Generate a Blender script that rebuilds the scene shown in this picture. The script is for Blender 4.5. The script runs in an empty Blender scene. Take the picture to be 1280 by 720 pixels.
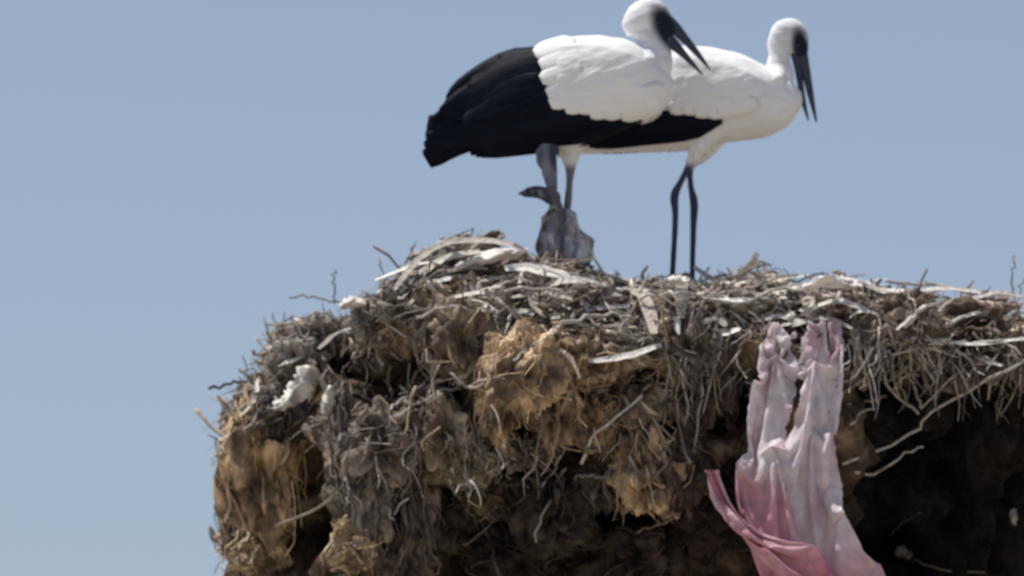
import bpy, bmesh, math, random
import numpy as np
from mathutils import Vector, noise
from mathutils.bvhtree import BVHTree

random.seed(7); rng = np.random.default_rng(7); noise.seed_set(3)
S = bpy.context.scene
COL = S.collection
R = math.radians

# ------------------------------------------------------------------ camera, sky, sun
PPM = 400.0                      # photograph pixels per metre at the birds
DIST, PITCH, Z0 = 40.0, R(8.0), 7.3
cam_d = bpy.data.cameras.new('camera'); cam = bpy.data.objects.new('camera', cam_d); COL.objects.link(cam)
cam_d.sensor_width = 36.0
cam_d.lens = 36.0 * DIST / (1280 / PPM)
cam_d.clip_start = 0.5; cam_d.clip_end = 6000
VIEW = Vector((0, math.cos(PITCH), math.sin(PITCH)))
UP = Vector((0, -math.sin(PITCH), math.cos(PITCH)))
TGT = Vector((0, 0, Z0))
cam.location = TGT - VIEW * DIST
cam.rotation_euler = (R(90) + PITCH, 0, 0)
cam_d.dof.use_dof = True
cam_d.dof.focus_distance = DIST - 4.5
cam_d.dof.aperture_fstop = 5.6
S.camera = cam

SUN_DIR = Vector((-0.34, 0.075, 0.93)).normalized()
elev = math.asin(SUN_DIR.z); azim = math.atan2(SUN_DIR.x, SUN_DIR.y)
W = bpy.data.worlds.new('World'); S.world = W; W.use_nodes = True
nt = W.node_tree; nt.nodes.clear()
sky = nt.nodes.new('ShaderNodeTexSky'); sky.sky_type = 'NISHITA'; sky.sun_disc = False
sky.sun_elevation = elev; sky.sun_rotation = azim
sky.altitude = 300; sky.air_density = 0.95; sky.dust_density = 0.9; sky.ozone_density = 1.0
bg = nt.nodes.new('ShaderNodeBackground'); bg.inputs[1].default_value = 0.10
wo = nt.nodes.new('ShaderNodeOutputWorld')
tint = nt.nodes.new('ShaderNodeMix'); tint.data_type = 'RGBA'; tint.blend_type = 'MULTIPLY'; tint.inputs[0].default_value = 1
tint.inputs[7].default_value = (1.105, 1.0, .99, 1)      # dusty air: a little less blue than the model's
nt.links.new(sky.outputs[0], tint.inputs[6]); nt.links.new(tint.outputs[2], bg.inputs[0]); nt.links.new(bg.outputs[0], wo.inputs[0])
sd = bpy.data.lights.new('sun', 'SUN'); sd.energy = 5.0; sd.angle = R(0.5); sd.color = (1.0, 0.965, 0.91)
sun = bpy.data.objects.new('sun', sd); COL.objects.link(sun)
sun.rotation_euler = SUN_DIR.to_track_quat('Z', 'Y').to_euler(); sun.location = (0, 0, 30)
S.view_settings.view_transform = 'Standard'; S.view_settings.look = 'None'
S.view_settings.exposure = 0.0; S.view_settings.gamma = 1.0

def ray(px, py):
    return (VIEW + Vector((1, 0, 0)) * ((px - 640) / PPM / DIST) + UP * ((360 - py) / PPM / DIST))
def P(px, py, Y):
    """world point seen at photograph pixel (px, py) on the vertical plane y = Y"""
    d = ray(px, py); t = (Y - cam.location.y) / d.y
    return cam.location + d * t
def to_px(a):
    a = np.asarray(a) - np.array(cam.location)
    d = a @ np.array(VIEW)
    return 640 + a[..., 0] / d * DIST * PPM, 360 - (a @ np.array(UP)) / d * DIST * PPM

# ------------------------------------------------------------------ helpers
def link(o, parent=None):
    COL.objects.link(o)
    if parent is not None:
        o.parent = parent
        if o.get('_w') is None: pass
    return o
def mesh_np(name, V, F, mat=None, smooth=True, cols=None):
    me = bpy.data.meshes.new(name)
    V = np.asarray(V, dtype=np.float32)
    if isinstance(F, np.ndarray):
        n = F.shape[1]
        me.vertices.add(len(V)); me.vertices.foreach_set('co', V.ravel())
        me.loops.add(F.size); me.loops.foreach_set('vertex_index', F.ravel().astype(np.int32))
        me.polygons.add(len(F)); me.polygons.foreach_set('loop_start', np.arange(0, F.size, n, dtype=np.int32))
        me.update(calc_edges=True)
    else:
        me.from_pydata([tuple(v) for v in V], [], F)
    if smooth: me.polygons.foreach_set('use_smooth', np.ones(len(me.polygons), bool))
    if cols is not None:
        at = me.attributes.new('col', 'FLOAT_COLOR', 'POINT')
        c = np.ones((len(V), 4), np.float32); c[:, :3] = cols
        at.data.foreach_set('color', c.ravel())
    if mat: me.materials.append(mat)
    me.validate(); me.update()
    return me
def obj(name, me, parent=None, org=None):
    """object whose origin is org (its vertices are given in the parent's space)"""
    o = bpy.data.objects.new(name, me); COL.objects.link(o)
    if org is not None:
        me.transform(__import__('mathutils').Matrix.Translation(-Vector(org)))
        o.location = org
    if parent is not None: o.parent = parent
    return o
def thing(name, label, cat, loc, group=None):
    o = bpy.data.objects.new(name, None); COL.objects.link(o); o.location = loc
    o.empty_display_size = 0.1
    o['label'] = label; o['category'] = cat
    if group: o['group'] = group
    return o
def tubes(paths, radii, sides=3, cols=None, flat=None, refn=None):
    """paths N,K,3 ; radii N,K ; returns V,F(quads),C"""
    paths = np.asarray(paths, float); N, K, _ = paths.shape
    radii = np.broadcast_to(np.asarray(radii, float), (N, K))
    t = np.gradient(paths, axis=1); t /= np.linalg.norm(t, axis=2, keepdims=True) + 1e-9
    ref = rng.normal(size=(N, 1, 3)) * np.ones((1, K, 1)) if refn is None else refn[:, None, :] * np.ones((1, K, 1))
    a = np.cross(t, ref); a /= np.linalg.norm(a, axis=2, keepdims=True) + 1e-9
    b = np.cross(t, a)
    ang = np.arange(sides) * 2 * np.pi / sides
    fl = 1.0 if flat is None else flat
    ring = (a[:, :, None, :] * np.cos(ang)[None, None, :, None] + b[:, :, None, :] * np.sin(ang)[None, None, :, None] * fl)
    V = paths[:, :, None, :] + ring * radii[:, :, None, None]
    base = (np.arange(N) * K * sides)[:, None, None]
    k = (np.arange(K - 1) * sides)[None, :, None]; s = np.arange(sides)[None, None, :]; s2 = (np.arange(sides) + 1) % sides
    i0 = base + k + s; i1 = base + k + s2[None, None, :]
    F = np.stack([i0, i1, i1 + sides, i0 + sides], -1).reshape(-1, 4)
    C = None
    if cols is not None: C = np.repeat(np.asarray(cols), K * sides, axis=0)
    return V.reshape(-1, 3), F, C
def fib(pts, n):
    """smooth resample of a polyline (Catmull-Rom)"""
    p = [np.array(q, float) for q in pts]
    if len(p) == 2: return np.array([p[0] + (p[1] - p[0]) * i / (n - 1) for i in range(n)])
    p = [2 * p[0] - p[1]] + p + [2 * p[-1] - p[-2]]
    out = []; m = len(p) - 3
    for i in range(n):
        u = i / (n - 1) * m; k = min(int(u), m - 1); f = u - k
        a, b, c, d = p[k:k + 4]
        out.append(0.5 * (2 * b + (c - a) * f + (2 * a - 5 * b + 4 * c - d) * f * f + (-a + 3 * b - 3 * c + d) * f ** 3))
    return np.array(out)

# ------------------------------------------------------------------ materials
def mat(name, base, rough=0.85, var=0.25, scale=30, bump=0.3, bscale=80, attr=False, stretch=(1, 1, 1), spec=0.2, dist=0.01, trans=0.0, sheen=0):
    m = bpy.data.materials.new(name); m.use_nodes = True; t = m.node_tree; n = t.nodes; l = t.links
    pb = n['Principled BSDF']; pb.inputs['Roughness'].default_value = rough; pb.inputs['Specular IOR Level'].default_value = spec
    if sheen: pb.inputs['Sheen Weight'].default_value = sheen
    tc = n.new('ShaderNodeTexCoord'); mp = n.new('ShaderNodeMapping'); mp.inputs['Scale'].default_value = stretch
    l.new(tc.outputs['Object'], mp.inputs[0])
    nz = n.new('ShaderNodeTexNoise'); nz.inputs['Scale'].default_value = scale; nz.inputs['Detail'].default_value = 6
    l.new(mp.outputs[0], nz.inputs['Vector'])
    mr = n.new('ShaderNodeMapRange'); mr.inputs[1].default_value = .3; mr.inputs[2].default_value = .7
    mr.inputs[3].default_value = 1 - var; mr.inputs[4].default_value = 1 + var
    l.new(nz.outputs[0], mr.inputs[0])
    mx = n.new('ShaderNodeMix'); mx.data_type = 'RGBA'; mx.blend_type = 'MULTIPLY'; mx.inputs[0].default_value = 1
    if attr:
        at = n.new('ShaderNodeAttribute'); at.attribute_name = 'col'; l.new(at.outputs['Color'], mx.inputs[6])
    else: mx.inputs[6].default_value = (*base, 1)
    l.new(mr.outputs[0], mx.inputs[7]); l.new(mx.outputs[2], pb.inputs['Base Color'])
    if bump:
        nb = n.new('ShaderNodeTexNoise'); nb.inputs['Scale'].default_value = bscale; nb.inputs['Detail'].default_value = 5
        l.new(mp.outputs[0], nb.inputs['Vector'])
        bp = n.new('ShaderNodeBump'); bp.inputs['Strength'].default_value = bump; bp.inputs['Distance'].default_value = dist
        l.new(nb.outputs[0], bp.inputs['Height']); l.new(bp.outputs[0], pb.inputs['Normal'])
    if trans:
        tr = n.new('ShaderNodeBsdfTranslucent'); l.new(mx.outputs[2], tr.inputs[0])
        ms = n.new('ShaderNodeMixShader'); ms.inputs[0].default_value = trans
        l.new(pb.outputs[0], ms.inputs[1]); l.new(tr.outputs[0], ms.inputs[2]); l.new(ms.outputs[0], n['Material Output'].inputs[0])
    return m
M_core = mat('matted_peat_hay_and_shade', None, .95, .5, 26, 1.0, 70, attr=True, spec=.03, dist=.03, stretch=(1, 1, .6))
M_straw = mat('straw', None, .85, .3, 25, 0, attr=True, spec=.15)
M_stick = mat('weathered_wood', None, .85, .35, 60, .5, 200, attr=True, spec=.15, dist=.003)
M_hay = mat('matted_hay', None, .95, .45, 22, 1.0, 90, attr=True, spec=.05, stretch=(1, 1, .45), dist=.02)
M_body = mat('bird_skin_and_plumage', None, .8, .05, 30, .35, 55, attr=True, spec=.15, stretch=(.4, 1, 1.6), dist=.006, sheen=.1)
M_white = mat('white_feather', (.86, .85, .83), .8, .04, 40, .25, 90, spec=.12, stretch=(.3, 1, 1.5), dist=.004)
M_black = mat('black_feather', (.003, .0055, .013), .6, .3, 40, .3, 120, spec=.09, stretch=(.2, 1, 1.6), dist=.003)
M_bill = mat('dark_horn', (.038, .047, .072), .45, .3, 50, .2, 100, spec=.35)
M_eye = mat('eye', (.01, .01, .012), .15, 0, 10, 0, spec=.5)
M_ground = mat('dry_earth', (.37, .33, .27), .95, .25, .05, .4, 2, spec=.1)
M_cloth = mat('pink_cloth', None, .85, .12, 22, .35, 160, attr=True, spec=.1, dist=.004, trans=.42)
M_scrap = mat('white_scrap', None, .7, .1, 30, .3, 60, attr=True, spec=.2, dist=.005, trans=.1)
M_rag = mat('grey_rag', None, .9, .3, 40, .5, 120, attr=True, spec=.1, dist=.006)
M_stone = mat('masonry', (.33, .28, .22), .9, .3, 6, .6, 20, spec=.1)

# ------------------------------------------------------------------ ground and the pier that carries the nest (below the frame)
g = 3000
o = obj('ground', mesh_np('ground', [(-g, -g, 0), (g, -g, 0), (g, g, 0), (-g, g, 0)], [(0, 1, 2, 3)], M_ground)); o['kind'] = 'structure'
bm = bmesh.new()
def bmbox(bm, c, s):
    r = bmesh.ops.create_cube(bm, size=1)
    for v in r['verts']: v.co = Vector((v.co.x * s[0] + c[0], v.co.y * s[1] + c[1], v.co.z * s[2] + c[2]))
zc = 0.0; k = 0
NX, NY = 0.72, 0.55
while zc < Z0 - 1.45:
    h = .28; j = .012 * math.sin(k * 2.3)
    bmbox(bm, (NX + j, NY, zc + h / 2), (1.25 + 2 * j, 1.2 - 2 * j, h - .012)); zc += h; k += 1
bmbox(bm, (NX, NY, Z0 - 1.25), (1.6, 1.5, .3))
me = bpy.data.meshes.new('masonry_pier'); bm.to_mesh(me); bm.free(); me.materials.append(M_stone)
o = obj('masonry_pier', me); o['kind'] = 'structure'

# matted hay clumps: px, py, half width, half height, colour, depth ratio, how far out, hole, tilt
OC = (.56, .38, .20); OB = (.44, .31, .19); GB = (.30, .25, .21); DG = (.20, .165, .14); OL = (.40, .34, .24)
clumps = [
 (328, 585, 40, 74, (.62, .43, .24), .9, .7, (.15, -.25, .4), .1), (330, 682, 34, 30, (.54, .42, .27), .8, .5, None, .5), (293, 640, 16, 50, OB, .7, .2, None, .1),
 (345, 520, 34, 26, DG, .6, .3, None, 0), (426, 545, 13, 48, GB, .8, .5, None, .05), (404, 424, 40, 26, (.40, .36, .31), .8, .3, (.1, .2, .3), .2),
 (444, 682, 30, 26, (.60, .45, .27), .8, .9, None, .5), (480, 556, 46, 38, GB, .8, .6, (.05, .1, .28), .2), (462, 630, 26, 50, (.28, .24, .20), .7, .5, None, .1),
 (522, 640, 22, 46, DG, .6, .3, None, .1), (583, 425, 44, 46, OL, .7, .5, (.05, -.15, .5), 0), (540, 425, 16, 36, OL, .7, .5, None, .2),
 (655, 462, 42, 44, (.60, .43, .265), .8, .8, None, -.2), (622, 505, 20, 44, OC, .7, .5, None, .15), (560, 548, 24, 44, OL, .8, .6, (.2, .3, .3), .2),
 (592, 585, 30, 20, OL, .7, .5, None, .3), (695, 505, 26, 44, OB, .7, .5, None, 0), (735, 452, 34, 22, OB, .6, .4, None, -.2),
 (742, 530, 26, 26, OB, .7, .4, None, 0), (808, 590, 38, 46, (.60, .43, .26), .8, .7, (-.4, .2, .35), .1), (805, 505, 26, 26, OL, .6, .4, None, .4),
 (655, 565, 30, 20, GB, .6, .3, None, 0), (862, 430, 30, 30, GB, .6, .3, None, .2), (775, 430, 44, 15, (.46, .41, .34), .6, .5, None, -.15),
 (710, 376, 52, 12, (.48, .43, .37), .6, .3, None, .1), (572, 330, 62, 24, (.40, .36, .31), .9, .2, None, .3), (644, 334, 32, 14, (.46, .37, .27), .8, .2, None, 0), (500, 380, 34, 20, (.30, .27, .23), .7, .4, None, .2),
 (1130, 398, 34, 22, (.38, .32, .27), .6, .3, None, .6), (1060, 392, 40, 20, (.42, .37, .31), .6, .3, None, 0), (940, 380, 50, 13, (.46, .41, .35), .6, .3, None, -.1), (1215, 392, 44, 17, (.42, .33, .27), .6, .4, None, .2),
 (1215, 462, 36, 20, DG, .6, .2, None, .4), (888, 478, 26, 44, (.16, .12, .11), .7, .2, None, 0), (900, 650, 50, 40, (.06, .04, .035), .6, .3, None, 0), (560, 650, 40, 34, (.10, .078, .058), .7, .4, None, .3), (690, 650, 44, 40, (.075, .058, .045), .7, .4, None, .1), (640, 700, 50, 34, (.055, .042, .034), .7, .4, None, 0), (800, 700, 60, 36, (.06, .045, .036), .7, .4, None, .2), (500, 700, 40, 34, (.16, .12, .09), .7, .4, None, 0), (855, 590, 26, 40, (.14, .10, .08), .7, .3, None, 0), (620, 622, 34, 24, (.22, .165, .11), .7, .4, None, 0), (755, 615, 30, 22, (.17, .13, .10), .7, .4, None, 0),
 (1085, 450, 20, 30, GB, .7, .3, None, -.3), (372, 448, 30, 20, (.36, .33, .29), .7, .3, None, .4), (530, 500, 20, 14, GB, .7, .4, None, .4), (455, 400, 16, 20, (.42, .38, .33), .7, .4, None, 0)]
# ------------------------------------------------------------------ nest core
A_, B_, NE = 1.62, 1.05, 2.6
def prof(tab):
    return np.array(tab, float)
front = prof([(0, 360), (.35, 362), (.6, 368), (.76, 375), (.86, 388), (.95, 412), (1., 444), (1.01, 475), (.985, 520), (.95, 590), (.88, 680), (.75, 770), (.5, 830), (0, 850)])
left  = prof([(0, 362), (.35, 364), (.54, 368), (.64, 380), (.73, 402), (.83, 436), (.88, 470), (.91, 530), (.93, 585), (.925, 645), (.89, 720), (.85, 790), (.6, 850), (0, 860)])
right = prof([(0, 370), (.35, 375), (.6, 382), (.76, 390), (.88, 401), (.97, 418), (1., 436), (.95, 456), (.8, 495), (.66, 570), (.56, 660), (.5, 760), (.45, 830), (0, 850)])
NT, NV = 620, 260
vv = np.linspace(0, 1, len(front)); vs = np.linspace(0, 1, NV)
def samp(p): return np.stack([np.interp(vs, vv, p[:, 0]), np.interp(vs, vv, p[:, 1])], 1)
def smooth1(a, k=5):
    for _ in range(k): a[1:-1] = (a[:-2] + 2 * a[1:-1] + a[2:]) / 4
    return a
f_, l_, r_ = [smooth1(samp(p)) for p in (front, left, right)]
V = []
th = np.linspace(0, 2 * np.pi, NT, endpoint=False)
ct, st = np.cos(th), np.sin(th)
rad = (np.abs(ct) ** NE + np.abs(st) ** NE) ** (-1 / NE)
def sstep(a, b, x): t = np.clip((x - a) / (b - a), 0, 1); return t * t * (3 - 2 * t)
dents = [(480, 470, .10, .22), (515, 448, .05, .14), (445, 482, .05, .10), (396, 590, .09, .3), (402, 650, .08, .25), (368, 690, .10, .22), (585, 438, .075, .2), (600, 665, .15, .22), (770, 665, .14, .22), (690, 680, .10, .15), (560, 500, .05, .12), (722, 570, .05, .12), (640, 600, .05, .1), (835, 540, .05, .12), (520, 580, .05, .12), (350, 610, .03, .1),
         (545, 650, .12, .16), (905, 500, .12, .14), (1150, 610, .30, .12), (870, 640, .14, .12), (720, 505, .06, .12), (640, 545, .07, .12),
         (500, 545, .04, .08), (430, 455, .05, .1), (690, 590, .07, .1), (1090, 480, .1, .1), (1230, 480, .15, .1), (805, 480, .05, .1), (660, 400, .05, .07),
         (770, 410, .06, .07), (1000, 390, .05, .06)]
for i in range(NT):
    x0, y0 = ct[i] * rad[i] * A_, st[i] * rad[i] * B_
    wl = float(sstep(-.62, -.93, ct[i] * rad[i])); wr = float(sstep(.12, .42, ct[i] * rad[i]))
    pr = f_ * (1 - wl) * (1 - wr) + l_ * wl + r_ * wr * (1 - wl)
    for j in range(NV):
        s, py = pr[j]
        V.append((NX + x0 * s, NY + y0 * s, Z0 + (360 - py) / PPM))
V = np.array(V).reshape(NT, NV, 3)
V[..., 2] -= np.interp(V[..., 0], [.1, .35, .55, .9, 1.6], [0, .035, .055, .05, .085]) * sstep(Z0 - .35, Z0 - .1, V[..., 2])
# outward direction
du = np.roll(V, -1, 0) - np.roll(V, 1, 0); dv = np.gradient(V, axis=1)
nrm = np.cross(dv, du); nrm /= np.linalg.norm(nrm, axis=2, keepdims=True) + 1e-9
cen = np.array([NX, NY, Z0 - .45]); sg = np.sign(((V - cen) * nrm).sum(2, keepdims=True)); nrm *= np.where(sg == 0, 1, sg)
D = np.zeros((NT, NV))
for i in range(NT):
    for j in range(2, NV - 2):
        p = Vector(V[i, j])
        a = noise.noise(p * 2.3) * .07 + noise.noise(p * 5.5 + Vector((7, 1, 2))) * .115
        r1 = 1 - abs(noise.noise(Vector((p.x * 8, p.y * 8, p.z * 7)))) * 2
        r2 = 1 - abs(noise.noise(Vector((p.x * 17 + 3, p.y * 17, p.z * 12)))) * 2
        r3 = noise.noise(Vector((p.x * 9.5 + 20, p.y * 9.5, p.z * 8)))
        a -= .16 * max(0, r3 - .12)      # pits
        a += .06 * r1 + .035 * r2 + .022 * noise.noise(p * 24) + .012 * noise.noise(p * 50)
        D[i, j] = a
topw = sstep(.42, .3, np.linspace(0, 1, NV))[None, :]
D *= (1 - .6 * topw)
PX, PY = to_px(V)
facing = (nrm @ -np.array(VIEW)) > -.25
facing2 = sstep(.0, .45, nrm @ -np.array(VIEW)) * (V[..., 1] < .85)
for (dx, dy, r, dep) in dents:
    q = ((PX - dx) / PPM) ** 2 + ((PY - dy) / PPM) ** 2
    D -= dep * np.exp(-(q / (r * r)) ** 1.5 * 1.2) * facing2
for (dx, dy, w_, h_, c_, dp_, ou_, ho_, ti_) in clumps:
    q = ((PX - dx) / (w_ * 1.15)) ** 2 + ((PY - dy) / (h_ * 1.15)) ** 2
    D += .05 * np.exp(-q ** 1.5) * facing
V = V + nrm * D[..., None]
BC = np.zeros((NT, NV, 3)); 
for i in range(NT):
    for j in range(NV):
        p = Vector(V[i, j]); a = noise.noise(p * 4.1 + Vector((3, 3, 3))) + .5 * noise.noise(p * 12); b_ = noise.noise(p * 30)
        k = min(1, max(0, .45 + a * 1.3)); BC[i, j] = (np.array((.05, .036, .026)) * (1 - k) + np.array((.34, .255, .17)) * k) * (1 + .6 * b_)
peat_shade = sstep(590, 680, PY + 30 * np.sin(PX * .02)) * sstep(400, 460, PX); peat_shade = np.maximum(peat_shade, sstep(1050, 1075, PX) * sstep(455, 490, PY))  # peaty dark plus painted shade: lower face and right hollow
for (dx, dy, r, dep) in dents: peat_shade = np.maximum(peat_shade, .9 * np.exp(-((((PX - dx) / PPM) ** 2 + ((PY - dy) / PPM) ** 2) / (r * r)) ** 1.5))
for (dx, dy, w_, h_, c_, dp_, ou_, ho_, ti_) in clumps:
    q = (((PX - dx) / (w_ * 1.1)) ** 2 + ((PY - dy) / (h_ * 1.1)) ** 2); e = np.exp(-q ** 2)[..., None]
    BC = BC * (1 - e) + np.array(c_) * .7 * e; peat_shade = peat_shade * (1 - .8 * e[..., 0])
for (dx, dy, r, dep) in dents: peat_shade = np.maximum(peat_shade, .97 * np.exp(-((((PX - dx) / PPM) ** 2 + ((PY - dy) / PPM) ** 2) / (r * r * 1.1)) ** 2))  # shade painted into the pockets, over the clump colours
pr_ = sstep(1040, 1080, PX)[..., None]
BC = BC * (1 - peat_shade[..., None]) + (np.array((.026, .0195, .0155)) * (1 - pr_) + np.array((.019, .0165, .0155)) * pr_) * (1 + .8 * np.clip(D, -.1, .1)[..., None] * 8) * peat_shade[..., None]  # painted shade: near-black under the mask, darker where the surface sinks
F = []
for i in range(NT):
    i2 = (i + 1) % NT
    for j in range(NV - 1): F.append((i * NV + j, i * NV + j + 1, i2 * NV + j + 1, i2 * NV + j))
coreV = V.reshape(-1, 3); coreF = np.array(F)
nest = thing('stork_nest', 'huge ragged stork nest of sticks, straw and matted hay below both storks', 'nest', (NX, NY, Z0 - 1.1))
NORG = np.array(nest.location)
core = obj('nest_core', mesh_np('nest_core', coreV - NORG, coreF, M_core, cols=BC.reshape(-1, 3)), nest)
bvh = BVHTree.FromPolygons([tuple(v) for v in coreV], [tuple(f) for f in coreF])
def hit(px, py):
    d = ray(px, py).normalized(); h = bvh.ray_cast(cam.location, d, 80)
    return (h[0], h[1]) if h[0] is not None else (None, None)

# ------------------------------------------------------------------ straw on the core
e1 = coreV[coreF[:, 1]] - coreV[coreF[:, 0]]; e2 = coreV[coreF[:, 3]] - coreV[coreF[:, 0]]
fn = np.cross(e1, e2); area = np.linalg.norm(fn, axis=1); fn /= area[:, None] + 1e-12
fc = coreV[coreF].mean(1)
fn *= np.sign((np.repeat(nrm.reshape(-1, 3)[coreF[:, 0]][:, None], 1, 1)[:, 0] * fn).sum(1))[:, None]
fpx, fpy = to_px(fc)
front_side = (fn @ np.array(VIEW)) < .3
# how much straw: thick thatch on the rim, thinner down the face, almost none in the hollows
rim_y = np.interp(fpx, [270, 330, 430, 500, 600, 800, 1280], [520, 440, 380, 350, 335, 350, 372])
below = fpy - rim_y
dens = np.interp(below, [-60, 0, 70, 100, 200, 260, 330, 500], [1.0, 1.0, .9, .35, .15, .06, .03, .02])
dens[fpx > 1050] = np.interp(below[fpx > 1050], [-60, 0, 60, 90, 200, 500], [1., 1., .8, .3, .08, .02])
leftm = fpx < 420
dens[leftm] = np.interp(below[leftm], [-60, 0, 50, 90, 500], [1., 1., .8, .22, .12])
for (dx, dy, r, dep) in dents:
    q = ((fpx - dx) / PPM) ** 2 + ((fpy - dy) / PPM) ** 2
    dens *= 1 - .85 * np.exp(-q / (r * r) * 1.2)
dens[~front_side] *= .5
dens[(~front_side) & (fc[:, 2] < Z0 - .3)] *= .3
def unit(a): return a / (np.linalg.norm(a, axis=-1, keepdims=True) + 1e-9)
PAL = np.array([(.40, .35, .29), (.50, .45, .39), (.30, .25, .20), (.22, .17, .13), (.36, .29, .20), (.58, .54, .49), (.14, .11, .09), (.42, .37, .34), (.10, .075, .06)])
def straw(N, K, lmin, lmax, rmin, rmax, droop, lift, horiz=True, pw=None, pal=None):
    w = area * dens; w = w / w.sum()
    idx = rng.choice(len(w), N, p=w)
    p = fc[idx] + rng.normal(size=(N, 3)) * .01; n = fn[idx]
    t = rng.normal(size=(N, 3))
    bl = below[idx]
    hz = np.clip(1.15 - np.abs(bl) / 110, .15, 1)[:, None]
    if horiz:
        t[:, 2] *= (1 - .82 * hz[:, 0])
    hang = (bl > 70) & (rng.random(N) < .5)
    t[hang, 2] -= 1.8
    t = t - n * (t * n).sum(1, keepdims=True); t = unit(t)
    L = rng.uniform(lmin, lmax, N) ; L *= np.where(bl < 70, 1, .75)
    u = np.linspace(-.5, .5, K)[None, :, None]
    bend = unit(rng.normal(size=(N, 3))) * rng.uniform(.0, .35, (N, 1))
    off = n * (rng.uniform(-.3, 1, (N, 1)) * lift)
    tilt = n * rng.normal(size=(N, 1)) * .13
    path = p[:, None] + off[:, None] + (t + tilt)[:, None] * u * L[:, None, None] + bend[:, None] * (u ** 2 - .08) * L[:, None, None] * 1.6
    path += rng.normal(size=path.shape) * .004
    path[..., 2] -= droop * (u[..., 0] + .5) ** 2 * L[:, None]
    rr = rng.uniform(rmin, rmax, (N, 1)) * np.linspace(1, .45, K)[None, :]
    pl = PAL if pal is None else pal
    if pw is None: pw_ = np.where(np.ones(len(pl)), 1, 1) / len(pl)
    else: pw_ = np.array(pw) / sum(pw)
    c = pl[rng.choice(len(pl), N, p=pw_)] * rng.uniform(.75, 1.2, (N, 1))
    deep = np.clip((bl - 60) / 250, 0, 1)[:, None]
    mx_, my_ = to_px(path); bad = np.zeros(N, bool)
    for (dx, dy, r, dep) in dents:
        if dx < 560 or 560 < dx < 600: bad |= (((((mx_ - dx) / PPM) ** 2 + ((my_ - dy) / PPM) ** 2) < (r * .85) ** 2).sum(1) >= 2) & (rng.random(N) < .93)
    lowd = ((my_.mean(1) > 625) & (mx_.mean(1) > 470)) | ((mx_.mean(1) > 1050) & (my_.mean(1) > 500))
    bad |= lowd & (rng.random(N) < .93)
    g_ = ~bad; path, rr, c, bl, n, p = path[g_], rr[g_], c[g_], bl[g_], n[g_], p[g_]
    straw.n = n + rng.normal(size=n.shape) * .35; straw.p = p
    return path, rr, c, bl
pt, rr, c, _ = straw(6500, 5, .05, .17, .0012, .0028, .12, .025)
V_, F_, C_ = tubes(pt, rr, 3, c)
o = obj('fine_straw', mesh_np('fine_straw', V_ - NORG, F_, M_straw, cols=C_), nest); o['kind'] = 'stuff'
pt, rr, c, _ = straw(1500, 6, .08, .24, .0028, .005, .15, .035)
V_, F_, C_ = tubes(pt, rr, 4, c)
o = obj('coarse_straw', mesh_np('coarse_straw', V_ - NORG, F_, M_straw, cols=C_), nest); o['kind'] = 'stuff'

# matted blades and wisps that make up the face of the nest
ds = dens.copy(); dens = np.interp(below, [-60, 60, 95, 200, 270, 330, 500], [1.3, 1.3, .55, .4, .2, .08, .03]); dens[fpx > 1055] = np.interp(below[fpx > 1055], [-60, 50, 100, 200, 500], [1., 1., .35, .08, .03]); dens[leftm] = np.maximum(dens[leftm], .3)
for (dx, dy, r, dep) in dents:
    q = ((fpx - dx) / PPM) ** 2 + ((fpy - dy) / PPM) ** 2; dens *= 1 - np.exp(-(q / (r * r)) ** 1.3 * .9)
dens[~front_side] *= .4
pt, rr, c, bl = straw(3000, 7, .05, .17, .006, .017, .10, .006)
# they curl with the lumps they are matted into
cu = unit(rng.normal(size=(len(pt), 3))) * rng.uniform(.1, .7, (len(pt), 1)); u_ = np.linspace(-1, 1, 7)
pt = pt + cu[:, None] * (np.abs(u_) ** 2.2)[None, :, None] * .035
spx, spy = to_px(straw.p)
cn = np.array([noise.noise(Vector(p) * 5) for p in straw.p])[:, None]
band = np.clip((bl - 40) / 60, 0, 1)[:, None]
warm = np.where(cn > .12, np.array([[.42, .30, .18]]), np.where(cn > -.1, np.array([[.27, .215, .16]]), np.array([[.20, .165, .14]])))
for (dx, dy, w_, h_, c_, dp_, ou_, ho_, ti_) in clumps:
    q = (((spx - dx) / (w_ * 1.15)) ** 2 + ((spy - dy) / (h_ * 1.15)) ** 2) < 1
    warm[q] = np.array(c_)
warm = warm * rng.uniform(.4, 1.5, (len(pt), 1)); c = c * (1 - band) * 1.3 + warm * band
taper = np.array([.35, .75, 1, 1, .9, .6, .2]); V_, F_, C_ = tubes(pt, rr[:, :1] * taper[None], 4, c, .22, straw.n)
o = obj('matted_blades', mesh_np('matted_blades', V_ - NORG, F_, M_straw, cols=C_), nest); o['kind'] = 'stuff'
dens = ds
# ------------------------------------------------------------------ sticks and reed strips, one object each
def add_tube(name, path, r0, r1, col, parent, org, sides=5, flat=None, m=None):
    n = len(path); V_, F_, C_ = tubes(path[None], np.linspace(r0, r1, n)[None], sides, [col], flat)
    F_ = [tuple(f) for f in F_] + [tuple(range(sides))[::-1], tuple(range((n - 1) * sides, n * sides))]
    o_ = V_[:sides].mean(0)
    return obj(name, mesh_np(name, V_ - org, F_, m or M_stick, cols=C_), parent, Vector(o_ - org))
ds = dens.copy(); dens = dens * (below < 190)
pt, rr, c, bl = straw(150, 7, .15, .32, .004, .0085, .05, .03); dens = ds
pt += rng.normal(size=pt.shape) * .006
for k in range(len(pt)):
    add_tube('stick', pt[k], rr[k, 0], rr[k, -1], c[k], nest, NORG)
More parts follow.
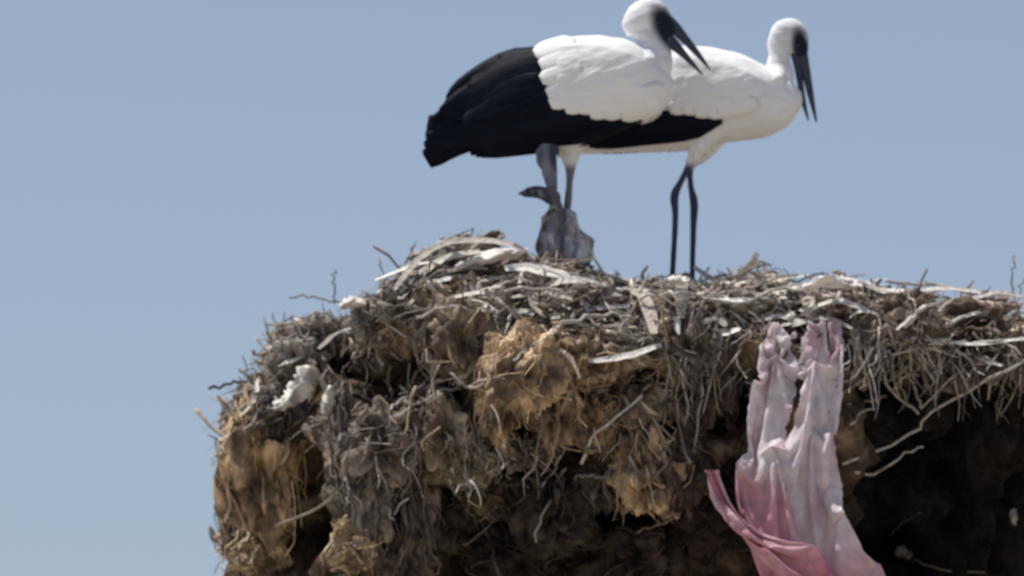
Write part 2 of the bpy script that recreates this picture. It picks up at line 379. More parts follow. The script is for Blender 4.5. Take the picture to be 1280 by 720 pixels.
# flat bleached reed strips of the rim
def ribbon(path, w, nrm_, th=.0016, taper=True):
    K = len(path); t = unit(np.gradient(path, axis=0)); s = unit(np.cross(t, nrm_)); nn = unit(np.cross(s, t))
    V_, F_ = [], []
    for k in range(K):
        u = k / (K - 1); ww = w * (math.sin(math.pi * (.12 + .76 * u)) ** .6 if taper else 1)
        cup = .18 * ww
        for a, z in ((-1, cup), (0, 0), (1, cup)): V_.append(path[k] + s[k] * a * ww + nn[k] * z)
        for a, z in ((1, cup), (0, 0), (-1, cup)): V_.append(path[k] + s[k] * a * ww + nn[k] * (z - th))
    for k in range(K - 1):
        for q in range(6): F_.append((k * 6 + q, k * 6 + (q + 1) % 6, (k + 1) * 6 + (q + 1) % 6, (k + 1) * 6 + q))
    F_ += [(5, 4, 3, 2, 1, 0), tuple((K - 1) * 6 + q for q in range(6))]
    return np.array(V_), F_
sd_ = dens.copy(); dens = dens * (below < 95) * (below > -80)
pt, rr, c, bl = straw(120, 5, .10, .26, .01, .02, .06, .045)
dens = sd_
for k in range(len(pt)):
    V_, F_ = ribbon(pt[k], rng.uniform(.008, .024), np.array([rng.normal() * .3, -.55 + rng.normal() * .3, .8]))
    col = np.array([(.58, .53, .47), (.48, .42, .36), (.70, .66, .60), (.36, .30, .24)][rng.integers(4)]) * rng.uniform(.85, 1.15)
    C_ = np.tile(col, (len(V_), 1))
    oo = V_[0]
    obj('reed_strip', mesh_np('reed_strip', V_ - NORG, F_, M_stick, smooth=False, cols=C_), nest, Vector(oo - NORG))

# ------------------------------------------------------------------ matted hay clumps
def clump(px, py, w, h, col, seed, dep=.6, out=.35, hole=None, tilt=0.0, nf=14):
    """a torn wad of matted hay: ragged lump wrapped in curling blades, hanging wisps and fine fibres"""
    hp, n = hit(px, py)
    Yc = hp.y if hp is not None else .3
    wm, hm = w / PPM * .95, h / PPM * .95; dm = dep * min(wm, hm) + .02
    ysr = [hit(px + a * w, py + b * h)[0] for a, b in ((1, 0), (-1, 0), (0, 1), (0, -1), (.7, .7), (-.7, -.7))]
    ys = [q.y for q in ysr if q is not None] + [Yc]
    Yc = sorted(ys)[len(ys) // 3]
    c = np.array(P(px, py, Yc - dm * out + .01))
    b = bmesh.new(); bmesh.ops.create_icosphere(b, subdivisions=5, radius=1)
    rs = random.Random(seed); sv = Vector((rs.uniform(-9, 9), rs.uniform(-9, 9), rs.uniform(-9, 9)))
    ph = rs.uniform(0, 6)
    def shape(p):
        p = Vector(p); q = Vector((p.x * 1.5, p.y * 1.5, p.z * 1.0)) + sv
        fold = 1 - 2 * abs(noise.noise(Vector((p.x * 3.4 + .8 * p.z, p.y * 3, p.z * 1.3)) + sv))
        pit = noise.noise(Vector((p.x * 3.1, p.y * 3.1, p.z * 2.4)) - sv)
        d = .98 - 1.7 * max(0, pit - .10) + .5 * noise.noise(q) + .34 * noise.noise(q * 2.4) + .3 * fold + .12 * (1 - 2 * abs(noise.noise(Vector((p.x * 9, p.y * 9, p.z * 3.5)) + sv))) + .07 * noise.noise(q * 10)
        if hole is not None and p.y < 0:
            hx, hz, hr = hole; d -= .8 * math.exp(-((p.x - hx) ** 2 + (p.z - hz) ** 2) / hr ** 2)
        d = max(d, .15)
        pinch = 1 - .35 * max(0, -p.z) * (.5 + .5 * math.sin(ph)) - .35 * max(0, p.z) * (.5 - .5 * math.sin(ph))
        return np.array((p.x * wm * d * pinch, p.y * dm * d, p.z * hm * d))
    ca, sa = math.cos(tilt), math.sin(tilt)
    rot = lambda A: np.stack([A[..., 0] * ca - A[..., 2] * sa, A[..., 1], A[..., 0] * sa + A[..., 2] * ca], -1)
    X = rot(np.array([shape(v.co) for v in b.verts]))
    Fa = np.array([[v.index for v in f.verts] for f in b.faces]); b.free()
    base = np.array(col)
    nz = np.array([noise.noise(Vector(x) * 22 + sv) for x in X]); nb = np.array([noise.noise(Vector(x) * 60 + sv) for x in X]); nl = np.array([noise.noise(Vector((x[0] * 10, x[1] * 10, x[2] * 8)) - sv) for x in X])
    mixk = np.clip(.5 + 1.6 * nl, 0, 1)[:, None]; cc = (base * 1.12 * mixk + np.minimum(base * .55, np.array((.20, .15, .11))) * (1 - mixk)) * (.85 + .5 * nz + .35 * nb)[:, None]
    # paths that follow the surface of the lump
    def wraps(N, K, lmin, lmax, stick):
        a0 = unit(rng.normal(size=(N, 3))); a0[:, 1] = -np.abs(a0[:, 1]); tt = rng.normal(size=(N, 3)) * np.array([.55, .5, 1.0])
        tt = unit(tt - a0 * (tt * a0).sum(1, keepdims=True)); Lr = rng.uniform(lmin, lmax, N); out_ = np.empty((N, K, 3)); nn = np.empty((N, 3))
        for i in range(N):
            for k in range(K):
                an = Lr[i] * (k / (K - 1) - .5); d = a0[i] * math.cos(an) + tt[i] * math.sin(an)
                e = stick * (1 + (2.2 * abs(k / (K - 1) - .5) ** 2 if i % 3 == 0 else 0)); out_[i, k] = shape(d) * (1 + .08 * e) + d * .004 * e
            nn[i] = a0[i]
        return rot(out_), rot(nn)
    wp, wn = wraps(nf // 2, 6, .5, 1.7, 1.3)
    wp += rng.normal(size=wp.shape) * .003
    fc_ = base * rng.uniform(.5, 1.5, (len(wp), 1)); fc_ = fc_ * .75 + .25 * fc_.mean(1, keepdims=True)
    TV, TF, TC = tubes(wp, rng.uniform(.005, .013, (len(wp), 1)) * np.array([.3, .8, 1, 1, .7, .2])[None], 4, fc_, .25, unit(wn + rng.normal(size=wn.shape) * .4))
    fp, _ = wraps(nf, 5, .4, 1.6, 2.2); fp += rng.normal(size=fp.shape) * .003
    fc2 = base * rng.uniform(.6, 1.7, (len(fp), 1)); UV_, UF, UC = tubes(fp, rng.uniform(.0012, .003, (len(fp), 1)) * np.ones((1, 5)), 3, fc2)
    # wisps hanging from its lower half
    M_ = 7; hp_ = X[rng.choice(np.where(X[:, 2] < .2 * hm)[0], M_)]; u = np.linspace(0, 1, 6)
    L = rng.uniform(.3, .9, (M_, 1)) * hm; sway = rng.normal(size=(M_, 3)) * .35; sway[:, 2] = -1
    hg = hp_[:, None] + sway[:, None] * u[None, :, None] * L[:, None] + rng.normal(size=(M_, 6, 3)) * .004
    HV, HF, HC = tubes(hg, rng.uniform(.0015, .005, (M_, 1)) * np.linspace(1, .3, 6)[None], 4, base * rng.uniform(.5, 1.4, (M_, 1)), .4)
    Vs, Fs, Cs, k0 = [X], [tuple(f) for f in Fa], [cc], len(X)
    for a_, f_2, c_2 in ((TV, TF, TC), (UV_, UF, UC), (HV, HF, HC)):
        Vs.append(a_); Fs += [tuple(f) for f in (f_2 + k0)]; Cs.append(c_2); k0 += len(a_)
    me = mesh_np('hay_clump', np.concatenate(Vs), Fs, M_hay, cols=np.concatenate(Cs))
    o = bpy.data.objects.new('hay_clump', me); COL.objects.link(o); o.parent = nest; o.location = Vector(c - NORG)
    return o
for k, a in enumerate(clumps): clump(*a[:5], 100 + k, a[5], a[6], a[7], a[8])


# surface of everything laid so far, so that loose sticks lie on it
vs0, fs0, b0 = [coreV], [coreF], len(coreV)
for o in nest.children:
    if o.name.startswith('hay_clump') or o.name.startswith('reed_strip'):
        n_ = len(o.data.vertices); cc_ = np.empty(n_ * 3, np.float32); o.data.vertices.foreach_get('co', cc_); cc_ = cc_.reshape(-1, 3) + np.array(o.location) + NORG
        li = [tuple(i + b0 for i in p.vertices) for p in o.data.polygons[:20480 if o.name.startswith('hay_clump') else None]]
        vs0.append(cc_); fs0.append(li); b0 += n_
bvh = BVHTree.FromPolygons([tuple(v) for v in np.concatenate(vs0)], [tuple(int(i) for i in f) for g_ in fs0 for f in g_])
def surf_path(pts, off=.03, Y=None):
    """photograph points laid on the nest's surface, off metres in front of it"""
    out = []; last = None
    ys = []
    for (x, y) in pts:
        h, n = hit(x, y); ys.append(h.y if h is not None else None)
    known = [v for v in ys if v is not None]
    for i, (x, y) in enumerate(pts):
        if Y is not None: yy = Y
        elif known:
            yy = ys[i] if ys[i] is not None else min(known, key=lambda v: 0)
            lo = min(known)
            yy = min(yy, np.mean(known) + .02)       # a stick bridges a hollow
        else: yy = 0.3
        out.append(tuple(P(x, y, yy - off)))
    return out
GREY = (.46, .42, .38); PALE = (.68, .64, .57); DARK = (.07, .06, .055); BR = (.20, .155, .12); TAN = (.45, .36, .24); MID = (.33, .28, .24)
sticks = [
 ([(262, 488), (285, 480), (303, 478), (335, 486)], .007, .005, DARK, .25), ([(275, 535), (285, 548), (296, 566)], .008, .005, DARK, .3),
 ([(300, 470), (298, 500), (306, 530)], .004, .003, BR, .3), ([(268, 578), (285, 566), (300, 556)], .003, .002, GREY, .3),
 ([(315, 436), (322, 443), (350, 443), (392, 438)], .008, .005, (.22, .2, .19), .25), ([(300, 465), (330, 458), (370, 452)], .004, .004, GREY, .25),
 ([(362, 372), (390, 371), (415, 377), (450, 374)], .004, .004, MID, .2), ([(418, 338), (417, 356), (419, 380)], .004, .004, MID, .2),
 ([(338, 388), (344, 402), (352, 418)], .003, .003, GREY, .2), ([(483, 366), (500, 340), (518, 306)], .006, .005, BR, .1),
 ([(470, 322), (478, 336), (474, 362)], .005, .004, PALE, .1), ([(492, 358), (520, 325), (556, 304)], .009, .007, PALE, .05),
 ([(808, 484), (795, 502), (765, 526), (738, 552), (726, 580)], .006, .008, PALE, None), ([(640, 452), (662, 434), (690, 418), (704, 404)], .006, .005, PALE, None),
 ([(848, 468), (846, 500), (850, 545), (862, 578)], .005, .006, MID, None), ([(878, 468), (874, 510), (868, 556), (856, 600)], .005, .006, GREY, None),
 ([(884, 372), (872, 392), (858, 418)], .007, .006, MID, None), ([(898, 376), (895, 396), (892, 420)], .006, .010, PALE, None),
 ([(1098, 408), (1100, 450), (1115, 490), (1150, 516)], .008, .006, GREY, None), ([(1112, 414), (1126, 450), (1142, 484), (1152, 512)], .007, .006, MID, None),
 ([(1290, 446), (1240, 474), (1195, 498), (1158, 520), (1146, 538), (1110, 558), (1056, 581)], .006, .007, (.52, .48, .44), None),
 ([(1152, 556), (1134, 566), (1110, 582), (1088, 592), (1068, 590)], .004, .007, (.55, .5, .46), None),
 ([(1158, 424), (1200, 428), (1240, 426), (1290, 424)], .005, .006, PALE, None), ([(1188, 428), (1184, 446), (1168, 466)], .006, .004, GREY, None),
 ([(1268, 318), (1264, 345), (1268, 380)], .004, .004, MID, .1), ([(1284, 345), (1276, 360), (1270, 384)], .003, .003, MID, .1),
 ([(1100, 350), (1092, 362), (1088, 372)], .006, .005, DARK, None), ([(1066, 530), (1076, 515), (1096, 511)], .005, .003, GREY, None),
 ([(1062, 505), (1090, 500), (1108, 496)], .004, .004, MID, None),
 ([(424, 560), (420, 580), (432, 602), (405, 628), (372, 648), (345, 658)], .008, .006, (.36, .31, .26), None), ([(432, 598), (436, 612), (434, 628)], .006, .008, (.5, .45, .4), None),
 ([(484, 514), (506, 498), (530, 482)], .006, .006, GREY, None), ([(488, 524), (520, 506), (552, 490), (575, 486)], .007, .006, GREY, None),
 ([(562, 468), (582, 480), (602, 474), (616, 462)], .005, .004, GREY, None),
 ([(706, 585), (692, 612), (680, 640), (668, 676)], .006, .005, (.28, .24, .21), None), ([(700, 568), (690, 590), (676, 608)], .006, .006, (.40, .36, .32), None),
 ([(676, 596), (640, 606), (600, 616)], .005, .003, BR, None), ([(762, 598), (740, 594), (716, 598)], .005, .006, (.34, .3, .26), None),
 ([(852, 640), (825, 655), (796, 664)], .005, .007, BR, None), ([(290, 590), (276, 620), (280, 655), (300, 700), (316, 735)], .008, .007, BR, .3),
 ([(300, 560), (284, 590), (284, 630), (296, 680)], .006, .006, (.3, .27, .24), .28), ([(612, 640), (616, 652), (600, 668), (580, 680)], .005, .004, BR, None),
 ([(1150, 640), (1130, 652), (1110, 670)], .004, .004, DARK, None), ([(1140, 700), (1180, 712), (1230, 716)], .005, .004, BR, None),
 ([(462, 590), (470, 640), (468, 700)], .005, .005, BR, None), ([(536, 590), (530, 640), (534, 690)], .004, .004, BR, None),
 ([(1215, 415), (1250, 440), (1285, 452)], .006, .006, MID, None), ([(930, 345), (980, 352), (1040, 342)], .007, .006, PALE, None),
 ([(870, 372), (930, 378), (975, 362), (1010, 360)], .008, .007, (.56, .51, .45), None), ([(800, 372), (860, 366), (905, 372)], .007, .006, GREY, None),
 ([(1110, 352), (1160, 358), (1220, 366), (1285, 372)], .007, .006, (.5, .45, .39), None), ([(740, 342), (790, 352), (840, 352)], .006, .006, GREY, None),
 ([(700, 404), (760, 392), (800, 398)], .009, .007, (.5, .45, .4), None), ([(600, 372), (660, 360), (720, 366)], .008, .007, (.52, .46, .4), None),
 ([(520, 398), (560, 384), (620, 390)], .007, .006, GREY, None), ([(1160, 392), (1190, 378), (1216, 352)], .007, .005, GREY, None),
 ([(1130, 410), (1150, 388), (1180, 376)], .008, .006, (.52, .47, .42), None), ([(1180, 408), (1205, 396), (1230, 388)], .006, .005, PALE, None),
]
# broad bleached strips and bark flakes lying on the rim
LG = (.60, .56, .50); WG = (.74, .70, .64); MG = (.44, .40, .35)
strips = [([(494, 362), (515, 332), (545, 308), (585, 300), (630, 303), (656, 314)], .016, MG), ([(500, 374), (525, 344), (560, 322), (600, 314)], .018, LG), ([(512, 380), (540, 350), (580, 334), (610, 336)], .013, (.34, .3, .25)),
 ([(545, 352), (575, 347), (606, 350)], .013, WG), ([(600, 352), (630, 346), (655, 350)], .010, WG), ([(676, 336), (706, 330), (745, 322)], .010, WG), ([(684, 356), (720, 350), (756, 356)], .020, LG),
 ([(690, 398), (740, 386), (786, 382)], .013, LG), ([(736, 452), (780, 446), (826, 432)], .016, LG), ([(770, 360), (820, 364), (868, 358)], .010, LG), ([(880, 366), (920, 376), (960, 366), (1000, 358)], .011, WG),
 ([(900, 354), (960, 350), (1010, 344)], .007, WG), ([(1010, 388), (1046, 376), (1084, 388)], .015, LG), ([(1062, 396), (1078, 388), (1096, 392)], .010, WG), ([(1072, 352), (1098, 362), (1124, 366)], .012, MG),
 ([(1120, 412), (1144, 392), (1160, 378)], .008, WG), ([(1150, 362), (1190, 360), (1226, 366)], .010, LG), ([(1216, 372), (1250, 366), (1290, 374)], .010, LG), ([(1186, 404), (1204, 396), (1222, 392)], .008, WG),
 ([(880, 404), (894, 398), (908, 408)], .018, MG), ([(940, 402), (975, 396), (1010, 404)], .012, LG), ([(990, 408), (1030, 398), (1066, 410)], .011, MG), ([(950, 412), (990, 404), (1020, 396)], .007, LG), ([(640, 372), (680, 366), (716, 374)], .012, MG), ([(560, 372), (600, 366), (630, 374)], .011, LG), ([(1168, 426), (1210, 430), (1286, 424)], .008, WG),
 ([(1040, 410), (1038, 440), (1034, 470)], .010, MG), ([(476, 420), (470, 438), (478, 456)], .009, WG), ([(398, 436), (420, 418), (446, 408)], .012, MG), ([(400, 470), (412, 500), (420, 530)], .013, MG),
 ([(330, 470), (350, 456), (380, 446)], .009, LG), ([(345, 500), (340, 478), (352, 462)], .009, MG), ([(300, 520), (318, 500), (322, 474)], .008, LG)]
for pts, w_, col in strips:
    path = fib(surf_path(pts, .03), 9); path += rng.normal(size=path.shape) * .0012
    V_, F_ = ribbon(path, w_ * .85, np.array([rng.normal() * .15, -.75, .65])); col = np.array(col) * rng.uniform(.85, 1.1)
    obj('reed_strip', mesh_np('reed_strip', V_ - NORG, F_, M_stick, smooth=False, cols=np.tile(col, (len(V_), 1))), nest, Vector(V_[0] - NORG))
for pts, r0, r1, col, Y in sticks:
    path = fib(surf_path(pts, (.09 if min(p[0] for p in pts) > 1050 and r1 == .007 else .025) if Y is None else 0, Y), 12)
    path += rng.normal(size=path.shape) * .0038
    add_tube('stick', path, r0 * .8, r1 * .7, np.array(col) * rng.uniform(.7, .95), nest, NORG, 5)

# straws and rootlets hanging under the overhang and bridging the face
hp_, hc_, hr_ = [], [], []
for (x0, x1, y0, y1, n_, lm) in ((1060, 1292, 424, 462, 90, 75), (835, 930, 410, 460, 34, 90), (600, 850, 500, 610, 45, 60), (430, 600, 470, 640, 34, 50), (300, 430, 440, 520, 26, 40), (420, 560, 430, 470, 14, 60)):
    for _ in range(n_):
        x, y = rs_ if False else (random.uniform(x0, x1), random.uniform(y0, y1)); l_ = random.uniform(.3, 1) * lm
        h0 = hit(x, y)[0]
        if h0 is None: continue
        a_ = random.gauss(0, .55); pts = [(x + math.sin(a_) * l_ * u + random.gauss(0, 3), y + math.cos(a_) * l_ * u + random.gauss(0, 2)) for u in (0, .35, .7, 1)]
        p_ = [tuple(P(q[0], q[1], h0.y - .012 - .03 * i * random.random())) for i, q in enumerate(pts)]
        hp_.append(fib(p_, 7)); hr_.append(random.uniform(.0016, .0048)); hc_.append(np.array(PAL[rng.integers(len(PAL))]) * random.uniform(.7, 1.1))
V_, F_, C_ = tubes(np.array(hp_), np.array(hr_)[:, None] * np.linspace(1, .45, 7)[None], 4, np.array(hc_))
o = obj('hanging_straw', mesh_np('hanging_straw', V_ - NORG, F_, M_straw, cols=C_), nest); o['kind'] = 'stuff'

# ------------------------------------------------------------------ storks
def stork(label, ref, Y, torso, neck, head, legs, toes, white_rows, black_f, covert_zone, bills, face, facing_group, eye):
    root = thing('white_stork', label, 'stork', P(ref[0], ref[1], Y), facing_group)
    L = lambda px, py, y=0: np.array([(px - ref[0]) / PPM, y, (ref[1] - py) / PPM])
    parts = []
    # torso as stacked cross sections
    tx = np.array([s[0] for s in torso], float); top = np.array([s[1] for s in torso], float); bot = np.array([s[2] for s in torso], float); hw = np.array([s[3] for s in torso], float)
    n = 48; xs = np.linspace(tx[0], tx[-1], n)
    def sm(v): return smooth1(np.interp(xs, tx, v), 3)
    T, Bt, H = sm(top), sm(bot), sm(hw)
    ns = 32; V_ = []; a = np.linspace(0, 2 * np.pi, ns, endpoint=False)
    for i in range(n):
        zc, hz = (T[i] + Bt[i]) / 2, (Bt[i] - T[i]) / 2
        for k in range(ns): V_.append(L(xs[i], zc - hz * math.sin(a[k]), H[i] * math.copysign(abs(math.cos(a[k])) ** .85, math.cos(a[k]))))
    F_ = [(i * ns + k, i * ns + (k + 1) % ns, (i + 1) * ns + (k + 1) % ns, (i + 1) * ns + k) for i in range(n - 1) for k in range(ns)]
    F_ += [tuple(range(ns))[::-1], tuple(range((n - 1) * ns, n * ns))]
    parts.append((np.array(V_), F_))
    def loft(pts, m=24, sd=20):
        pp = fib([(*L(p[0], p[1], p[2]), p[3], (p[4] if len(p) > 4 else p[3])) for p in pts], m)
        c = pp[:, :3]; t = unit(np.gradient(c, axis=0)); yv = np.array([0, 1, 0.]); s = unit(np.cross(t, yv))
        w_ = unit(np.cross(s, t)); V_ = []
        for i in range(m):
            for k in range(sd):
                q = 2 * math.pi * k / sd; V_.append(c[i] + s[i] * math.cos(q) * pp[i, 3] + w_[i] * math.sin(q) * pp[i, 4])
        F_ = [(i * sd + k, i * sd + (k + 1) % sd, (i + 1) * sd + (k + 1) % sd, (i + 1) * sd + k) for i in range(m - 1) for k in range(sd)]
        F_ += [tuple(range(sd))[::-1], tuple(range((m - 1) * sd, m * sd))]
        return np.array(V_), F_
    for nk in neck: parts.append(loft(nk))
    parts.append(loft(head, 20))
    for lg in legs: parts.append(loft(lg, 40, 12))
    for tz in toes: parts.append(loft(tz, 8, 8))
    VV, FF, base = [], [], 0
    for v, f in parts:
        VV.append(v); FF += [tuple(i + base for i in q) for q in f]; base += len(v)
    me = bpy.data.meshes.new('tmp'); me.from_pydata([tuple(v) for v in np.concatenate(VV)], [], FF)
    b = bmesh.new(); b.from_mesh(me); bmesh.ops.recalc_face_normals(b, faces=b.faces); b.to_mesh(me); b.free()
    tmp = bpy.data.objects.new('tmp', me); COL.objects.link(tmp)
    rm = tmp.modifiers.new('r', 'REMESH'); rm.mode = 'VOXEL'; rm.voxel_size = .0042; rm.use_smooth_shade = True
    s_ = tmp.modifiers.new('s', 'SMOOTH'); s_.factor = .5; s_.iterations = 5
    dg = bpy.context.evaluated_depsgraph_get(); em = bpy.data.meshes.new_from_object(tmp.evaluated_get(dg))
    bpy.data.objects.remove(tmp); em.name = 'body'
    nv = len(em.vertices); co = np.empty(nv * 3, np.float32); em.vertices.foreach_get('co', co); co = co.reshape(-1, 3)
    px = co[:, 0] * PPM + ref[0]; py = ref[1] - co[:, 2] * PPM
    C = np.ones((nv, 4), np.float32); C[:, :3] = (.86, .85, .83)
    legc = np.array(face['legc'](px, py))
    lw = sstep(-6, 6, py - face['leg'](px))
    C[:, :3] = C[:, :3] * (1 - lw[:, None]) + legc * lw[:, None]
    fx, fy, fr, fr2, fa = face['mask']
    ddx, ddy = px - fx, py - fy; ca, sa = math.cos(fa), math.sin(fa); u = (ddx * ca + ddy * sa) / fr; v = (-ddx * sa + ddy * ca) / fr2
    fw = sstep(1.5, .65, np.sqrt(u * u + v * v)); C[:, :3] = C[:, :3] * (1 - fw[:, None]) + np.array((.015, .02, .035)) * fw[:, None]
    # ruffled plumage relief
    nr = np.empty(nv * 3, np.float32); em.vertices.foreach_get('normal', nr); nr = nr.reshape(-1, 3)
    dd = np.array([noise.noise(Vector((p[0] * 9, p[1] * 22, p[2] * 26))) * .0035 + noise.noise(Vector((p[0] * 30, p[1] * 60, p[2] * 60))) * .0015 for p in co]) * (1 - lw) + np.array([noise.noise(Vector((p[0] * 70, p[1] * 60, p[2] * 22))) * .007 for p in co]) * sstep(176, 186, py) * sstep(238, 220, py) * (px < 705 if ref[0] < 800 else (py < 204))
    co2 = co + nr * dd[:, None]; em.vertices.foreach_set('co', co2.astype(np.float32).ravel())
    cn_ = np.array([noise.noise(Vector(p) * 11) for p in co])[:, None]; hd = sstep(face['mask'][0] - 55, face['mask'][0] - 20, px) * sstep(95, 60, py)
    C[:, :3] *= 1 - (.10 * np.clip(cn_ + .1, 0, 1)); C[:, :3] *= 1 - hd[:, None] * np.array([[.16, .14, .11]]) * sstep(.006, .02, np.abs(co[:, 1]))[:, None]  # cheek shade painted in: sides of the head greyed
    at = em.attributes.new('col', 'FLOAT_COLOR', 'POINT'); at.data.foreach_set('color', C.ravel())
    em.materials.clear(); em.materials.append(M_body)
    em.polygons.foreach_set('use_smooth', np.ones(len(em.polygons), bool))
    body = bpy.data.objects.new('body', em); COL.objects.link(body); body.parent = root
    # surface of the folded wing
    def ysurf(x, z, off):
        h = np.interp(x, xs, H); t = np.interp(x, xs, T); b_ = np.interp(x, xs, Bt)
        c_, hz = (t + b_) / 2, max((b_ - t) / 2, 8)
        u = min(abs((z - c_) / (hz * 1.12)), 1.3)
        e = max(1 - u * u, .0) ** .42
        return max(h * e, .018) + off
    def feather(name, pts, w, off0, off1, m, parent, side, tipw=.35, blunt=.5):
        pp = fib(pts, 9); K = 9; V_ = []
        t = unit(np.gradient(pp, axis=0)); s = np.stack([-t[:, 1], t[:, 0]], 1)
        for k in range(K):
            u = k / (K - 1)
            ww = w * (min(1, .45 + u * 2.2)) * (1 - max(0, (u - blunt) / (1 - blunt)) ** 2.4 * (1 - tipw))
            of = off0 + (off1 - off0) * u
            for a, dz in ((-1, -.0022), (-.5, .0004), (0, .0009), (.5, .0004), (1, -.0022)):
                x, z = pp[k] + s[k] * a * ww
                V_.append(L(x, z, side * (ysurf(x, z, of) + dz)))
            for a in (1, 0, -1):
                x, z = pp[k] + s[k] * a * ww
                V_.append(L(x, z, side * (ysurf(x, z, of) - .004)))
        q = 8
        F_ = [(k * q + a, k * q + (a + 1) % q, (k + 1) * q + (a + 1) % q, (k + 1) * q + a) for k in range(K - 1) for a in range(q)]
        F_ += [tuple(range(q))[::-1], tuple(range((K - 1) * q, K * q))]
        me = mesh_np(name, V_, F_, m); o_ = bpy.data.objects.new(name, me); COL.objects.link(o_); o_.parent = parent
        return o_
    for side in (-1, 1):
        # wing: the white shoulder and covert shield
        out = covert_zone; xr = np.linspace(out[0][0], out[-1][0], 90); tp = np.interp(xr, [q[0] for q in out], [q[1] for q in out]); bp_ = np.interp(xr, [q[0] for q in out], [q[2] for q in out])
        V_ = []; K = 48
        for i in range(90):
            for k in range(K):
                u = k / (K - 1); z = tp[i] + (bp_[i] - tp[i]) * u
                e = min(1, 6 * min(u, 1 - u) + .0) * min(1, 6 * min(i, 89 - i) / 89)
                V_.append(L(xr[i], z, side * ysurf(xr[i], z, .004 + .0125 * e + .0035 * e * noise.noise(Vector((xr[i] * .025 - z * .01, z * .09 + xr[i] * .03, side))) + .0018 * e * noise.noise(Vector((xr[i] * .07, z * .25 + xr[i] * .08, side))))))
        nO = len(V_)
        V_ += [np.array([v[0], v[1] - side * .012, v[2]]) for v in V_]
        F_ = []
        for i in range(89):
            for k in range(K - 1):
                a_ = i * K + k; F_.append((a_, a_ + 1, a_ + K + 1, a_ + K)); F_.append((a_ + nO, a_ + K + nO, a_ + K + 1 + nO, a_ + 1 + nO))
        me = mesh_np('wing', V_, F_, M_white); wing = bpy.data.objects.new('wing', me); COL.objects.link(wing); wing.parent = root
        for i, (pts, w) in enumerate(black_f):
            feather('flight_feather', pts, w * 1.1, .010 + .0008 * (i % 4), .009 + .0014 * (i % 5), M_black, wing, side, .75, .8)
        for i, (pts, w) in enumerate(white_rows):
            feather('covert_feather', pts, w * 1.3, .0150 + .0003 * (i % 3), .0152 + .0003 * (i % 3), M_white, wing, side, .5, .6)
    # bill
    for nm, pts in bills:
        v, f = loft(pts, 14, 10)
        me = mesh_np(nm, v, f, M_bill); o_ = bpy.data.objects.new(nm, me); COL.objects.link(o_); o_.parent = root
    for side in (-1, 1):
        b = bmesh.new(); bmesh.ops.create_uvsphere(b, u_segments=14, v_segments=10, radius=.0065); me = bpy.data.meshes.new('eye'); b.to_mesh(me); b.free()
        me.materials.append(M_eye); o_ = bpy.data.objects.new('eye', me); COL.objects.link(o_); o_.parent = root; o_.location = L(eye[0], eye[1], side * eye[2])
    return root

rs = random.Random(5)
# left stork -------------------------------------------------------------
lt = [(572, 128, 176, .014), (595, 96, 186, .04), (625, 74, 188, .07), (660, 58, 186, .095), (700, 47, 181, .115), (745, 42, 166, .122), (785, 46, 153, .115), (815, 62, 145, .09), (834, 84, 134, .055), (843, 100, 118, .02)]
bf = []
# secondaries: from the shield edge back and down
for k in range(9):
    u = k / 8
    bf.append(([(800 - 118 * u + rs.uniform(-3, 3), 146 - 34 * u), (735 - 105 * u, 164 - 22 * u), (655 - 85 * u, 176 - 16 * u), (600 - 55 * u, 182 - 18 * u + rs.uniform(-4, 4))], 13))
for k in range(8):
    u = k / 7
    bf.append(([(688 - 4 * u, 112 - 46 * u), (640 - 6 * u, 122 - 48 * u + rs.uniform(-2, 2)), (590 - 4 * u, 152 - 50 * u), (548 + 12 * u + rs.uniform(-4, 4), 186 - 60 * u)], 13 - 2 * u))
for k in range(5):   # primaries reaching to the tail tip
    u = k / 4
    bf.append(([(660, 150 - 30 * u), (610, 164 - 28 * u), (565, 180 - 24 * u), (533 + 1 * u, 198 - 44 * u)], 13))
bf.append(([(590, 122), (570, 132), (552, 140), (539, 152)], 4))
wf = []
for r in range(5):
    for k in range(9 - r // 2):
        x = 690 + k * 17 + r * 5 + rs.uniform(-3, 3); z = 56 + r * 17 + k * (1.2 + r * .35) + rs.uniform(-3, 3)
        if x > 812: continue
        if not (r >= 3 or k == 0): continue
        wf.append(([(x + 30, z - 3), (x + 12, z + 1), (x - 8, z + 7), (x - 22, z + 13)], 9.5))
zone = [(676, 58, 92), (690, 50, 118), (720, 46, 130), (750, 45, 142), (775, 50, 152), (800, 62, 150), (822, 84, 136)]
